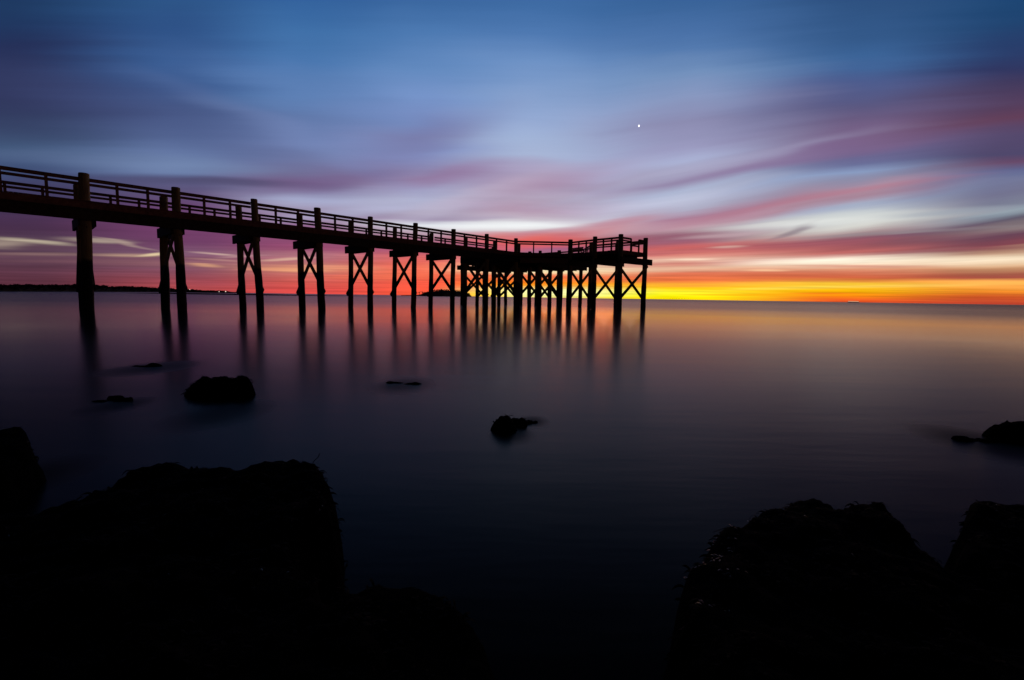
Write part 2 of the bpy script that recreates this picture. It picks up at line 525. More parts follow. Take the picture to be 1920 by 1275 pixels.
def pile(base, top, z1, dia, bolts=(), name='pile'):
    """slightly crooked round timber, thickened by growth below the tide mark"""
    bm = bmesh.new()
    seg = 18
    zs = [-1.6, -0.2, 0.0, 0.35, 0.8, 1.2, 1.6, 2.0, 2.4, 2.6, 3.2, 3.9, 4.4, 5.0, 5.6, z1 - 0.045, z1 - 0.012, z1]
    ph = random.random() * 50
    rings = []
    for z in zs:
        k = max(0, min(1, z / z1))
        cx = base.x + (top.x - base.x) * k + 0.012 * math.sin(z * 1.3 + ph)
        cy = base.y + (top.y - base.y) * k + 0.012 * math.cos(z * 1.1 + ph)
        r = dia / 2 * (1.0 if z < z1 - 0.05 else (1.0 if z < z1 - 0.02 else (0.95 if z < z1 - 0.005 else 0.86)))
        r *= 1.03 - 0.05 * k
        ring = []
        for i in range(seg):
            a = i / seg * 2 * math.pi
            rr = r * (1 + 0.03 * mn.noise(Vector((math.cos(a) * 1.5, math.sin(a) * 1.5, z * 0.8 + ph))))
            if z < 2.4:
                rr += 0.028 * abs(mn.noise(Vector((math.cos(a) * 3, math.sin(a) * 3, z * 3 + ph)))) + 0.008
            ring.append(bm.verts.new((cx + rr * math.cos(a), cy + rr * math.sin(a), z)))
        rings.append(ring)
    for a, b in zip(rings, rings[1:]):
        for i in range(seg):
            j = (i + 1) % seg
            bm.faces.new((a[i], a[j], b[j], b[i]))
    bm.faces.new(rings[0][::-1])
    bm.faces.new(rings[-1])
    o = link(name, bm, M_PILE, pier, smooth=True)
    for (bz, d) in bolts:
        bb = bmesh.new()
        k = bz / z1
        c = Vector((base.x + (top.x - base.x) * k, base.y + (top.y - base.y) * k, bz))
        q = d.normalized()
        mm = (c + q * (dia / 2 + 0.04))
        rot = q.to_track_quat('Z', 'Y').to_matrix().to_4x4()
        bmesh.ops.create_cone(bb, cap_ends=True, segments=8, radius1=0.014, radius2=0.014, depth=0.24,
                              matrix=Matrix.Translation(mm) @ rot)
        bmesh.ops.create_cone(bb, cap_ends=True, segments=6, radius1=0.032, radius2=0.032, depth=0.025,
                              matrix=Matrix.Translation(c + q * (dia / 2 + 0.13)) @ rot)
        link('bolt', bb, M_IRON, o)
    return o


def brace(a, b, off, w=0.085, h=0.26, ext0=0.04, ext1=0.26):
    d = (b - a).normalized()
    bm = bmesh.new()
    beam(bm, a - d * ext0 + off, b + d * ext1 + off, w, h, 0.008)
    link('cross_brace', bm, M_BRACE, pier)


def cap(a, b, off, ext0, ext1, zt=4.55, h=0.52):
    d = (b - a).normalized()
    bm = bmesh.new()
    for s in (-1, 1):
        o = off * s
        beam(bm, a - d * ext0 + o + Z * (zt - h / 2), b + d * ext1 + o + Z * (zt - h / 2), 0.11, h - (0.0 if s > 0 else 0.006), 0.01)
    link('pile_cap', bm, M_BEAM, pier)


def bent(pa, pb, d, dia=0.36, ba=None, bb=None):
    """braces and cap between two piles, d = unit direction across the bent"""
    ba = ba or pa
    bb = bb or pb

    def on(base, top, z):
        k = z / TOPZ
        return Vector((base.x + (top.x - base.x) * k, base.y + (top.y - base.y) * k, z))
    o = d * (dia / 2 + 0.05)
    brace(on(ba, pa, 3.9), on(bb, pb, 1.16), -o * 0.92)
    brace(on(bb, pb, 3.86), on(ba, pa, 1.12), o * 0.92, ext0=0.16, ext1=0.03)


def node(i):
    return N0 + SV * (i if i else 0.06)


near_off = {0: -.24, 1: .04, 2: .16, 3: .13, 4: -.10, 5: -.18, 6: -.10, 7: -.03, 8: .05}
far_w = {-1: 2.8, 0: 2.95, 1: 2.95, 2: 2.72, 3: 2.78, 4: 2.82, 5: 2.75, 6: 2.95, 7: 2.8, 8: 2.8}
dias = {0: .41, 1: .40, 2: .37, 3: .42, 4: .36, 5: .37, 6: .38, 7: .37, 8: .37}
for i in range(-1, 9):
    top = node(i)
    base = top + Vector((near_off.get(i, 0.05), 0, 0))
    fw = far_w[i]
    ftop = top - RR * fw
    fbase = ftop + Vector(({0: -.12, 1: -.22}.get(i, near_off.get(i, 0.05) * 0.5 - 0.04), 0, 0))
    dia = dias.get(i, .35)
    bolts = [(4.25, RR), (3.95, RR), (1.15, RR), (1.5, RR)] if 0 <= i <= 5 else []
    pile(base, top, TOPZ + random.uniform(-.03, .03), dia, bolts)
    pile(fbase, ftop, TOPZ - 0.10 + random.uniform(-.05, .04), dia * random.uniform(.93, 1.02),
         [(3.8, RR), (1.15, RR)] if 1 <= i <= 3 else [])
    bent(top, ftop, UU, dia, base, fbase)
    cap(top, ftop, UU * (dia / 2 + 0.058), -0.02, 0.42)

# platform piles: (U, r) rows
P9 = Vector((5.37, 44.31, 0)); P10 = Vector((7.26, 41.95, 0)); P11 = Vector((9.10, 39.99, 0)); P12 = Vector((11.87, 42.33, 0))
rows = {
    'a': [(P11, P12)],
    'b': [(P10, H(6.9, 6.75))],
    'c': [(P9, H(6.9, 3.75))],
    'd': [(H(3.55, 0.0), H(7.1, 0.0), H(10.7, 0.0))],
    'e': [(H(3.55, -1.35), H(7.1, -1.5), H(10.7, -1.4))],
    'f': [(H(3.55, -2.9), H(7.1, -2.9), H(10.7, -3.1))],
    'g': [(H(3.55, -6.6), H(7.1, -6.5), H(10.7, -6.4))],
    'h': [(H(3.55, -9.1), H(7.1, -9.2), H(10.7, -8.9))],
    'i': [(H(3.55, -11.75), H(7.1, -11.75), H(10.7, -11.6))],
}
for key, rs in rows.items():
    for ps in rs:
        for q, pt in enumerate(ps):
            outer = (q == 0) or (q == len(ps) - 1)
            b0 = pt + Vector((random.uniform(-.05, .05), random.uniform(-.05, .05), 0))
            tall = (q == 0 and key not in 'de') or (q == len(ps) - 1 and key in 'abcf')
            pile(b0, pt, (TOPZ + random.uniform(-.05, .03)) if tall else 4.5, random.uniform(.37, .43))
        for q, (a, b) in enumerate(zip(ps, ps[1:])):
            if q == 0 or key in 'hf':
                bent(a, b, RR, 0.34)
        cap(ps[0], ps[-1], RR * 0.225, 0.55 if key in 'i' else 0.25, 0.75)
# girder along the slanting front edge
for a, b in ((N8, P9), (N8 - RR * 2.8, H(3.55, -6.6))):
    bm = bmesh.new()
    d = (b - a).normalized()
    sd_ = d.cross(Z).normalized()
    if sd_.y > 0:
        sd_ = -sd_
    beam(bm, a + d * 0.4 + sd_ * 0.24 + Z * 4.43, b - d * 0.25 + sd_ * 0.24 + Z * 4.43, 0.12, 0.5, 0.01)
    link('girder', bm, M_RAIL, pier)

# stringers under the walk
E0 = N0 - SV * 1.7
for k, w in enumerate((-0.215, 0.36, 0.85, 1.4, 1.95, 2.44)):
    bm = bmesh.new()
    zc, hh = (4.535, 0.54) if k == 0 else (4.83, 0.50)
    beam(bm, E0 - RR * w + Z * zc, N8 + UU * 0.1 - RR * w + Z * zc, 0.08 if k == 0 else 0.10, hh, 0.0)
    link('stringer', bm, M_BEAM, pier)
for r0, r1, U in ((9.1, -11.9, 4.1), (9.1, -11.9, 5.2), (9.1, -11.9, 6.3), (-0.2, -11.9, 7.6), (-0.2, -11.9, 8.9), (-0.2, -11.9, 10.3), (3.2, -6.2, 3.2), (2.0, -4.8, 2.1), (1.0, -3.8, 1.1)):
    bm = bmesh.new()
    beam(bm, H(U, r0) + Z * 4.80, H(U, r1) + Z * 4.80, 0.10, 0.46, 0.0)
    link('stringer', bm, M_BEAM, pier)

# rim boards and deck outline
rim = [E0 + RR * 0.24, N8 + UU * 0.1 + RR * 0.24, P9 - RR * 0.15 + UU * 0.18, P10 + UU * 0.2, P11 + UU * 0.2 - RR * 0.2,
       P12 - RR * 0.2 + UU * 0.45, H(7.35, 3.2), H(10.9, 0.2), H(10.9, -12.0), H(3.75, -12.0), H(3.75, -6.6), N8 - RR * 3.04, E0 - RR * 3.04]
for a, b in zip(rim, rim[1:]):
    bm = bmesh.new()
    beam(bm, a + Z * 4.965, b + Z * 4.965, 0.07, 0.30, 0.0)
    link('rim_board', bm, M_DECK, pier)


def inside(p, poly):
    c = False
    n = len(poly)
    for i in range(n):
        a, b = poly[i], poly[i - 1]
        if (a.y > p[1]) != (b.y > p[1]) and p[0] < (b.x - a.x) * (p[1] - a.y) / (b.y - a.y) + a.x:
            c = not c
    return c


def clipspan(o, d, poly):
    ts = []
    n = len(poly)
    for i in range(n):
        a, b = poly[i], poly[i - 1]
        e = b - a
        den = d.x * e.y - d.y * e.x
        if abs(den) < 1e-9:
            continue
        t = ((a.x - o.x) * e.y - (a.y - o.y) * e.x) / den
        s = ((a.x - o.x) * d.y - (a.y - o.y) * d.x) / den
        if 0 <= s < 1:
            ts.append(t)
    ts.sort()
    return [(ts[i], ts[i + 1]) for i in range(0, len(ts) - 1, 2)]


bm = bmesh.new()
t = -6.3
while t < 41.2:
    o = N0 + UU * t
    for t0, t1 in clipspan(o, RR, rim):
        if t1 - t0 > 0.1:
            j = random.uniform(-.012, .012)
            beam(bm, o + RR * (t0 - 0.06 + j) + Z * (DECK + 0.022), o + RR * (t1 + 0.06 + j) + Z * (DECK + 0.022), 0.138, 0.04, 0.0)
    t += 0.147
link('deck', bm, M_DECK, pier)


# railings
def railing(a, b, posts=2, rails=((6.145, 0.135), (5.95, 0.13)), inset=None, ends=0.16, drop=None):
    """two rails and slim posts between two piles; drop=(t0,t1) lowers the top rail there"""
    d = (b - a)
    ln = d.length
    d.normalize()
    sd2 = inset if inset is not None else Vector((0, 0, 0))
    segs = [(ends, ln - ends, 0.0)]
    if drop:
        segs = [(ends, drop[0] * ln, 0.0), (drop[0] * ln, drop[1] * ln, -0.30), (drop[1] * ln, ln - ends, 0.0)]
    for n_, (z, h) in enumerate(rails):
        bm = bmesh.new()
        for s0, s1, dz_ in segs:
            if n_ == 0:
                beam(bm, a + d * s0 + sd2 + Z * (z + dz_), b - d * (ln - s1) + sd2 + Z * (z + dz_), 0.05, h, 0.006)
                beam(bm, a + d * s0 + sd2 + Z * (z + dz_ + h / 2 + 0.012), b - d * (ln - s1) + sd2 + Z * (z + dz_ + h / 2 + 0.012), 0.12, 0.03, 0.006)
            elif dz_ == 0 or len(segs) == 1:
                beam(bm, a + d * s0 + sd2 + Z * z, b - d * (ln - s1) + sd2 + Z * z, 0.05, h, 0.006)
            else:
                beam(bm, a + d * s0 + sd2 + Z * (z - 0.34), b - d * (ln - s1) + sd2 + Z * (z - 0.34), 0.05, h, 0.006)
        link('top_rail' if n_ == 0 else 'middle_rail', bm, M_RAIL, pier)
    ps = [(k + 1) / (posts + 1) for k in range(posts)]
    if drop:
        ps = [drop[0], drop[1]]
    for k in ps:
        bm = bmesh.new()
        c = a + d * (ln * (k + random.uniform(-.02, .02) * (0 if drop else 1))) + sd2
        vpost(bm, c.x, c.y, DECK - 0.25, rails[0][0] + 0.05, 0.11, math.atan2(d.y, d.x))
        link('rail_post', bm, M_RAIL, pier)


for i in range(-2, 8):
    a = node(i)
    b = node(i + 1)
    if i == -2:
        a = a + SV * 0.3
    railing(a, b, inset=-RR * 0.05)
    railing(a - RR * 2.8, b - RR * 2.8, rails=((5.965, 0.11), (5.785, 0.115)), inset=RR * 0.05)
railing(N8, P9, 2)
railing(P9, P10, 2)
railing(P10, P11, 2)
railing(P11, P12, 2, drop=(0.40, 0.72))
railing(P12, H(7.0, 3.6), 3)
railing(H(7.0, 3.6), H(10.7, 0.0), 3)
for a, b in ((0.0, -3.1), (-3.1, -6.4), (-6.4, -8.9), (-8.9, -11.6)):
    railing(H(10.7, a), H(10.7, b), 1)
railing(H(10.7, -11.6), H(7.1, -11.75), 1)
railing(H(7.1, -11.75), H(3.55, -11.75), 1)
railing(H(3.55, -11.75), H(3.55, -9.1), 1)
railing(H(3.55, -9.1), H(3.55, -6.6), 1)
railing(H(3.55, -6.6), N8 - RR * 2.8, 1)

# bench on the platform
bq = at(1094, 470.5, DECK + 0.5)
bdir = (UU * 0.2 - RR).normalized()
bench = empty('bench', (H(5.4, 3.0).x, H(5.4, 3.0).y, DECK + 0.042))
tag(bench, 'low timber bench standing on the wide end platform behind the railing', 'bench')
bc = bench.location.copy()
bm = bmesh.new()
for k in (-0.16, 0.0, 0.16):
    o_ = UU * k
    beam(bm, bc - bdir * 0.8 + o_ + Z * 0.43, bc + bdir * 0.8 + o_ + Z * 0.43, 0.14, 0.04, 0.005)
link('seat', bm, M_RAIL, bench)
for s in (-0.6, 0.6):
    bm = bmesh.new()
    c = bc + bdir * s
    for k in (-0.17, 0.17):
        q = c + UU * k
        vpost(bm, q.x, q.y, bc.z, bc.z + 0.41, 0.09)
    beam(bm, c - UU * 0.22 + Z * 0.36, c + UU * 0.22 + Z * 0.36, 0.07, 0.09)
    link('leg', bm, M_RAIL, bench)
bm = bmesh.new()
for z in (0.56, 0.70):
    beam(bm, bc - bdir * 0.8 + UU * (0.22 + (z - .43) * .2) + Z * z, bc + bdir * 0.8 + UU * (0.22 + (z - .43) * .2) + Z * z, 0.035, 0.13, 0.005)
for s in (-0.6, 0.6):
    beam(bm, bc + bdir * s + UU * 0.24 + Z * 0.38, bc + bdir * s + UU * 0.29 + Z * 0.74, 0.05, 0.06)
link('backrest', bm, M_RAIL, bench)

# ------------------------------------------------------------------ rocks


def fbm(x, y, sc, octv=5, seed=0.0):
    return mn.fractal(Vector((x * sc, y * sc, seed)), 0.9, 2.1, octv, noise_basis='PERLIN_ORIGINAL')


def fronds(bm, n, sampler, length=(0.03, 0.09), width=0.006):
    for _ in range(n):
        s = sampler()
        if s is None:
            continue
        p, nr = s
        a = random.uniform(0, 2 * math.pi)
        d = Vector((math.cos(a), math.sin(a), random.uniform(-0.2, 0.5)))
        d = (d + nr * random.uniform(0.0, 0.7)).normalized()
        ln = random.uniform(*length)
        sdv = d.cross(nr)
        if sdv.length < 1e-3:
            continue
        sdv.normalize()
        w = width * random.uniform(0.6, 1.6)
        prevp = None
        seg = 4
        q = p - nr * 0.004
        for k in range(seg + 1):
            ww = w * (1 - 0.75 * abs(k / seg - 0.45))
            pair = (bm.verts.new(q - sdv * ww), bm.verts.new(q + sdv * ww))
            if prevp:
                bm.faces.new((prevp[0], prevp[1], pair[1], pair[0]))
            prevp = pair
            q = q + d * (ln / seg)
            d = (d + Vector((random.uniform(-.35, .35), random.uniform(-.35, .35), -0.42))).normalized()


def rock(name, label, poly, hfun, res=0.02, wall=0.10, rough=0.05, weed=0, seed=1.0, weed_len=(0.03, 0.09),
         weed_width=0.006, red=None, group='seaweed covered shore rocks'):
    """heightfield boulder over a footprint polygon (list of Vector), steep sided, lumpy top"""
    P = np.array([(p.x, p.y) for p in poly])
    c = P.mean(0)
    x0, y0 = P.min(0) - wall * 2.5
    x1, y1 = P.max(0) + wall * 2.5
    nx = int((x1 - x0) / res) + 1
    ny = int((y1 - y0) / res) + 1
    X, Y = np.meshgrid(np.linspace(x0, x1, nx), np.linspace(y0, y1, ny))
    D = np.full(X.shape, 1e9)
    ins = np.zeros(X.shape, bool)
    n = len(P)
    for i in range(n):
        a = P[i]
        b = P[(i + 1) % n]
        e = b - a
        t_ = np.clip(((X - a[0]) * e[0] + (Y - a[1]) * e[1]) / max(1e-12, e @ e), 0, 1)
        D = np.minimum(D, np.hypot(X - a[0] - t_ * e[0], Y - a[1] - t_ * e[1]))
        cond = ((a[1] > Y) != (b[1] > Y))
        with np.errstate(divide='ignore', invalid='ignore'):
            xi = (b[0] - a[0]) * (Y - a[1]) / (b[1] - a[1] if b[1] != a[1] else 1e-12) + a[0]
        ins ^= cond & (X < xi)
    SD = np.where(ins, D, -D)
    Zm = np.zeros(X.shape)
    for j in range(ny):
        for i in range(nx):
            x, y = X[j, i], Y[j, i]
            s = SD[j, i] + 0.55 * wall * fbm(x, y, 1.0 / max(0.05, wall * 2.2), 4, seed)
            h = hfun(x, y)
            k = (s + wall) / wall            # 0 at foot, 1 at polygon edge
            if k <= 0:
                zz = -0.25 + k * 0.05
            else:
                kk = min(1.0, k / 1.35)
                prof = math.sin(kk * math.pi / 2) ** 0.8
                zz = -0.25 + (h + 0.25) * prof
                zz += rough * fbm(x, y, 5.0, 6, seed + 9) * min(1, k) + rough * 0.35 * fbm(x, y, 22.0, 4, seed + 4) * min(1, k)
            Zm[j, i] = zz
    bm = bmesh.new()
    vv = {}
    for j in range(ny):
        for i in range(nx):
            if Zm[j, i] > -0.24:
                vv[(i, j)] = None
    used = set()
    quads = []
    for j in range(ny - 1):
        for i in range(nx - 1):
            q = ((i, j), (i + 1, j), (i + 1, j + 1), (i, j + 1))
            if any(k in vv for k in q):
                quads.append(q)
                used.update(q)
    V = {k: bm.verts.new((X[k[1], k[0]], Y[k[1], k[0]], Zm[k[1], k[0]])) for k in used}
    for q in quads:
        bm.faces.new([V[k] for k in q])
    # close the underside so the boulder is a solid body
    be = [e for e in bm.edges if len(e.link_faces) == 1]
    r = bmesh.ops.extrude_edge_only(bm, edges=be)
    nv = [g for g in r['geom'] if isinstance(g, bmesh.types.BMVert)]
    for v in nv:
        v.co.z = -0.45
    be2 = [e for e in bm.edges if len(e.link_faces) == 1]
    bmesh.ops.holes_fill(bm, edges=be2, sides=0)
    if weed:
        ks = [k for k in used if 0 < k[0] < nx - 1 and 0 < k[1] < ny - 1 and Zm[k[1], k[0]] > -0.03]
        gx = (Zm[:, 2:] - Zm[:, :-2]) / (2 * (X[0, 1] - X[0, 0]))
        gy = (Zm[2:, :] - Zm[:-2, :]) / (2 * (Y[1, 0] - Y[0, 0]))

        def sampler():
            for _ in range(12):
                i, j = random.choice(ks)
                x, y, z = X[j, i], Y[j, i], Zm[j, i]
                if fbm(x, y, 6.0, 3, seed + 30) > -0.12:
                    break
            nr = Vector((-gx[j, i - 1], -gy[j - 1, i], 1)).normalized()
            return Vector((x + random.uniform(-res, res) / 2, y + random.uniform(-res, res) / 2, z)), nr
        wb = bmesh.new()
        fronds(wb, weed, sampler, weed_len, weed_width)
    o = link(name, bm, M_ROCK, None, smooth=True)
    # origin at the foot of the rock
    me = o.data
    off = Vector((float(c[0]), float(c[1]), 0))
    me.transform(Matrix.Translation(-off))
    o.location = off
    tag(o, label, 'rock', group)
    if weed:
        bpy.context.view_layer.update()
        w = link('seaweed', wb, M_WEED, o)
        w['kind'] = 'stuff'
        wb = bmesh.new()
        fronds(wb, max(12, weed // 30), sampler, (0.006, 0.016), 0.0016)  # sparse small blades painted pale as glints
        w = link('pale_glint_fronds', wb, M_GLINT, o)
        w['kind'] = 'stuff'
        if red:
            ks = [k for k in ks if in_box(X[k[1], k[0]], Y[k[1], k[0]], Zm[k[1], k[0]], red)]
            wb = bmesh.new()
            fronds(wb, 420, sampler, (0.008, 0.024), 0.002)  # red highlights along the rock edge, painted as coloured fronds
            w = link('red_glint_fronds', wb, M_RED_GLINT, o)
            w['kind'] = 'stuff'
    return o


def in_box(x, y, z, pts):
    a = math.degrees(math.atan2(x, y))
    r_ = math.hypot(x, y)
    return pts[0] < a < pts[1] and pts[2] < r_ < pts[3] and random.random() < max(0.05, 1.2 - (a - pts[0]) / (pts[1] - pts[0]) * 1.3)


def pxpoly(pts, z):
    return [at(x, y, z) for x, y in pts]


# big foreground rock on the left
HL = 0.36
poly = pxpoly([(-260, 1020), (-100, 985), (0, 964), (60, 952), (120, 938), (180, 917), (215, 900), (255, 884), (300, 877), (350, 880), (420, 878),
               (480, 878), (520, 872), (565, 868), (594, 876), (613, 896), (604, 920), (622, 946), (610, 968), (578, 988),
               (556, 1008), (566, 1036), (560, 1062), (596, 1100), (640, 1130), (700, 1220), (700, 1400), (300, 1900), (-900, 1900)], HL)
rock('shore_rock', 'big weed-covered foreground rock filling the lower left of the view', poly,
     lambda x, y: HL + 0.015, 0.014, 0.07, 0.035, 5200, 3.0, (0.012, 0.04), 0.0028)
# lower hump beside it
HM = 0.16
poly = pxpoly([(560, 1120), (640, 1106), (700, 1094), (765, 1096), (820, 1112), (860, 1138), (888, 1162), (902, 1200), (905, 1300), (860, 1500), (500, 1500)], HM)
rock('shore_rock', 'low rounded rock at the bottom just right of the big left foreground rock', poly,
     lambda x, y: HM + 0.02, 0.014, 0.07, 0.02, 1200, 5.5, (0.02, 0.05), 0.004)
# right foreground rock
HR = 0.30
poly = pxpoly([(1284, 1118), (1294, 1092), (1312, 1050), (1325, 1014), (1350, 1000), (1400, 987), (1440, 962), (1490, 947), (1545, 948),
               (1585, 960), (1640, 954), (1664, 968), (1688, 1000), (1735, 1045), (1790, 1090), (1900, 1120), (2200, 1160),
               (2300, 1500), (1800, 1700), (1350, 1500), (1296, 1250)], HR)
rock('shore_rock', 'large dark rock with red highlights painted as fronds on its left edge at lower right', poly,
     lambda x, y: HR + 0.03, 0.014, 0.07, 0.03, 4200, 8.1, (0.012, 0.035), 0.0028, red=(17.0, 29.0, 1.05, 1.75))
HQ = 0.32
poly = pxpoly([(1806, 1050), (1806, 990), (1818, 962), (1850, 938), (1890, 948), (1930, 958), (2100, 965), (2150, 1080), (1900, 1110)], HQ)
rock('shore_rock', 'steep dark rock cut off by the right edge of the view', poly,
     lambda x, y: HQ + 0.02, 0.014, 0.06, 0.03, 1200, 12.7, (0.012, 0.035), 0.003)
HE = 0.2
poly = pxpoly([(-200, 814), (-60, 806), (0, 803), (30, 798), (44, 808), (50, 828), (44, 848), (0, 866), (-200, 874)], HE)
rock('shore_rock', 'dark rounded rock cut off by the left edge above the big foreground rock', poly,
     lambda x, y: HE, 0.016, 0.08, 0.03, 900, 15.1, (0.012, 0.035), 0.0035)


def lobes(name, label, ls, res, rough, seed, weed=0, z0=-0.2):
    """boulder from overlapping domes: (px, py at the waterline, half width px, height m, depth ratio)"""
    pts = []
    for (x, y, hw, h, ar) in ls:
        c = at(x, y, 0)
        sc = math.hypot(c.x, c.y, HC) / F
        pts.append((c.x, c.y, hw * sc * 1.05, h, ar))

    def hf(x, y):
        z = z0
        for cx, cy, rx, h, ar in pts:
            d = ((x - cx) / rx) ** 2 + ((y - cy) / (rx * ar)) ** 2
            if d < 1.6:
                z = max(z, h * (1 - d ** 1.6) if d < 1 else -0.25 * (d - 1))
        return z
    xs_ = [p[0] - p[2] * 1.3 for p in pts] + [p[0] + p[2] * 1.3 for p in pts]
    ys_ = [p[1] - p[2] * p[4] * 1.3 for p in pts] + [p[1] + p[2] * p[4] * 1.3 for p in pts]
    x0, x1, y0, y1 = min(xs_), max(xs_), min(ys_), max(ys_)
    nx, ny = int((x1 - x0) / res) + 2, int((y1 - y0) / res) + 2
    bm = bmesh.new()
    g = []
    for j in range(ny):
        row = []
        for i in range(nx):
            x, y = x0 + i * res, y0 + j * res
            z = hf(x, y)
            z += rough * fbm(x, y, 7.0, 6, seed) + rough * 0.5 * fbm(x, y, 25.0, 4, seed)
            if i in (0, nx - 1) or j in (0, ny - 1):
                z = -0.3
            row.append(bm.verts.new((x, y, z)))
        g.append(row)
    for j in range(ny - 1):
        for i in range(nx - 1):
            bm.faces.new((g[j][i], g[j][i + 1], g[j + 1][i + 1], g[j + 1][i]))
    wb = None
    if weed:
        top = [v.co.copy() for r_ in g for v in r_ if v.co.z > 0.01]
        wb = bmesh.new()
        fronds(wb, weed, lambda: (random.choice(top), Vector((random.uniform(-.4, .4), random.uniform(-.4, .4), 1)).normalized()), (0.02, 0.05), 0.006)
    o = link(name, bm, M_ROCK, None, smooth=True)
    off = Vector((pts[0][0], pts[0][1], 0))
    o.data.transform(Matrix.Translation(-off))
    o.location = off
    tag(o, label, 'rock', 'rocks rising from the water')
    if wb:
        bpy.context.view_layer.update()
        w = link('seaweed', wb, M_WEED, o)
        w['kind'] = 'stuff'
    return o


lobes('water_rock', 'black humped boulder standing clear in the water left of centre',
      [(410, 740, 42, 0.17, .4), (450, 740, 23, 0.18, .5), (380, 742, 27, 0.11, .45)], 0.012, 0.03, 2.2, 700)
lobes('water_rock', 'small wet rock alone in the water below the platform end',
      [(945, 806, 24, 0.10, .7), (968, 797, 20, 0.055, .5), (992, 792, 16, 0.02, .5)], 0.01, 0.025, 6.1, 60)
lobes('water_rock', 'barely awash flat rock left of the black boulder',
      [(218, 749, 13, 0.035, .3), (200, 753, 20, 0.012, .3), (238, 751, 9, 0.025, .3)], 0.014, 0.02, 3.3)
lobes('water_rock', 'tiny awash rock farthest out, between the first two pile reflections at left',
      [(290, 686, 11, 0.03, .3), (272, 687, 22, 0.008, .3)], 0.02, 0.015, 4.4)
lobes('water_rock', 'thin dark slab just breaking the water under the middle of the pier',
      [(742, 718, 18, 0.014, .25), (768, 720, 22, 0.012, .2)], 0.02, 0.014, 5.9)
lobes('water_rock', 'dark low rock at the right edge of the water',
      [(1905, 822, 34, 0.10, .6), (1945, 822, 50, 0.11, .6)], 0.014, 0.03, 7.7, 100)
lobes('water_rock', 'wave-washed rock crumbs left of the right edge rock',
      [(1812, 824, 18, 0.02, .5), (1850, 826, 22, 0.012, .4), (1872, 824, 18, 0.02, .4)], 0.014, 0.025, 8.8)

# dead twig caught in the left rock
bm = bmesh.new()
q0 = at(584, 872, 0.37)
d0 = q0.length
tw = [(584, 872), (590, 863), (597, 857), (599, 850)]
pp = []
for x, y in tw:
    dd = ray(x, y)
    tt = q0.y / dd.y
    pp.append(Vector((dd.x * tt, q0.y, HC + dd.z * tt)))
for a, b in zip(pp, pp[1:]):
    beam(bm, a, b, 0.0022, 0.0022)
o = link('twig', bm, M_WEED)
tag(o, 'thin bent twig sticking up from the right end of the left foreground rock', 'twig')

# ------------------------------------------------------------------ far shore, sandbar, island


def ridge(name, line, mat, z=0.0, label=None, depth=None):
    bm = bmesh.new()
    rows_ = []
    for (x, y, zt) in line:
        p = at(x, y, 0)
        out = Vector((p.x, p.y, 0)).normalized()
        dp = depth or max(6.0, 0.12 * p.length)
        rows_.append([bm.verts.new(p - Z * 0.4), bm.verts.new(p + out * dp * .1 + Z * zt * 0.55), bm.verts.new(p + out * dp * .4 + Z * zt),
                      bm.verts.new(p + out * dp * .8 + Z * zt * 0.9), bm.verts.new(p + out * dp - Z * 0.4)])
    for a, b in zip(rows_, rows_[1:]):
        for k in range(4):
            bm.faces.new((a[k], b[k], b[k + 1], a[k + 1]))
        bm.faces.new((a[4], b[4], b[0], a[0]))
    bm.faces.new(rows_[0])
    bm.faces.new(rows_[-1][::-1])
    return tag(link(name, bm, mat), label, kind='structure')


def clump(bm, c, r, h, n=26):
    """an uneven leafy crown of many small faces"""
    for _ in range(n):
        a = random.uniform(0, 2 * math.pi)
        t_ = random.random()
        rad = r * math.sqrt(random.random()) * math.sqrt(max(0.05, 1 - t_ ** 2))
        p = c + Vector((math.cos(a) * rad, math.sin(a) * rad, h * t_))
        s = r * random.uniform(.18, .42)
        vs_ = [bm.verts.new(p + Vector((random.uniform(-s, s), random.uniform(-s, s), random.uniform(-s, s) * .8))) for _ in range(4)]
        for f_ in ((0, 1, 2), (0, 2, 3), (0, 3, 1), (1, 3, 2)):
            bm.faces.new([vs_[k] for k in f_])


shore = [(-420, 546.6), (-200, 546.6), (0, 546.6), (70, 546.8), (140, 547.0), (200, 547.3), (260, 547.6), (310, 547.9), (350, 548.3), (390, 549.0), (430, 549.3), (470, 549.6)]
tops = [(-420, 530), (-200, 531), (0, 533), (60, 532), (100, 532.5), (150, 532.5), (185, 532), (205, 536), (240, 535.5), (300, 539), (350, 542), (380, 544.5), (400, 545), (415, 545), (432, 547.8), (470, 549.2)]


def interp(tab, x):
    for a, b in zip(tab, tab[1:]):
        if a[0] <= x <= b[0]:
            return a[1] + (b[1] - a[1]) * (x - a[0]) / (b[0] - a[0])
    return tab[-1][1]


def ztop(x, y, yt):
    p = at(x, y, 0)
    d = ray(x, yt)
    t_ = math.hypot(p.x, p.y) / math.hypot(d.x, d.y)
    return HC + d.z * t_


ridge('headland', [(x, y, max(0.15, ztop(x, y, interp(tops, x)) * 0.8)) for x, y in shore], M_LAND, label='low dark headland along the left horizon')
bm = bmesh.new()
x = -400.0
while x < 440:
    y = interp(shore, x)
    p = at(x, y, 0)
    zt = ztop(x, y, interp(tops, x))
    dist_ = p.length
    out = Vector((p.x, p.y, 0)).normalized()
    for rep in range(3):
        hh = max(0.2, zt * random.uniform(0.72, 1.0))
        rr = dist_ / F * random.uniform(3.0, 6.0)
        clump(bm, p + out * (0.02 + 0.03 * rep) * dist_ + Vector((random.uniform(-rr, rr) * .6, 0, hh * 0.25)), rr, hh * 0.74, 30)
    x += 3.2
tag(link('shoreline_trees', bm, M_LEAF), 'dark belt of trees on the low headland', 'trees', kind='stuff')

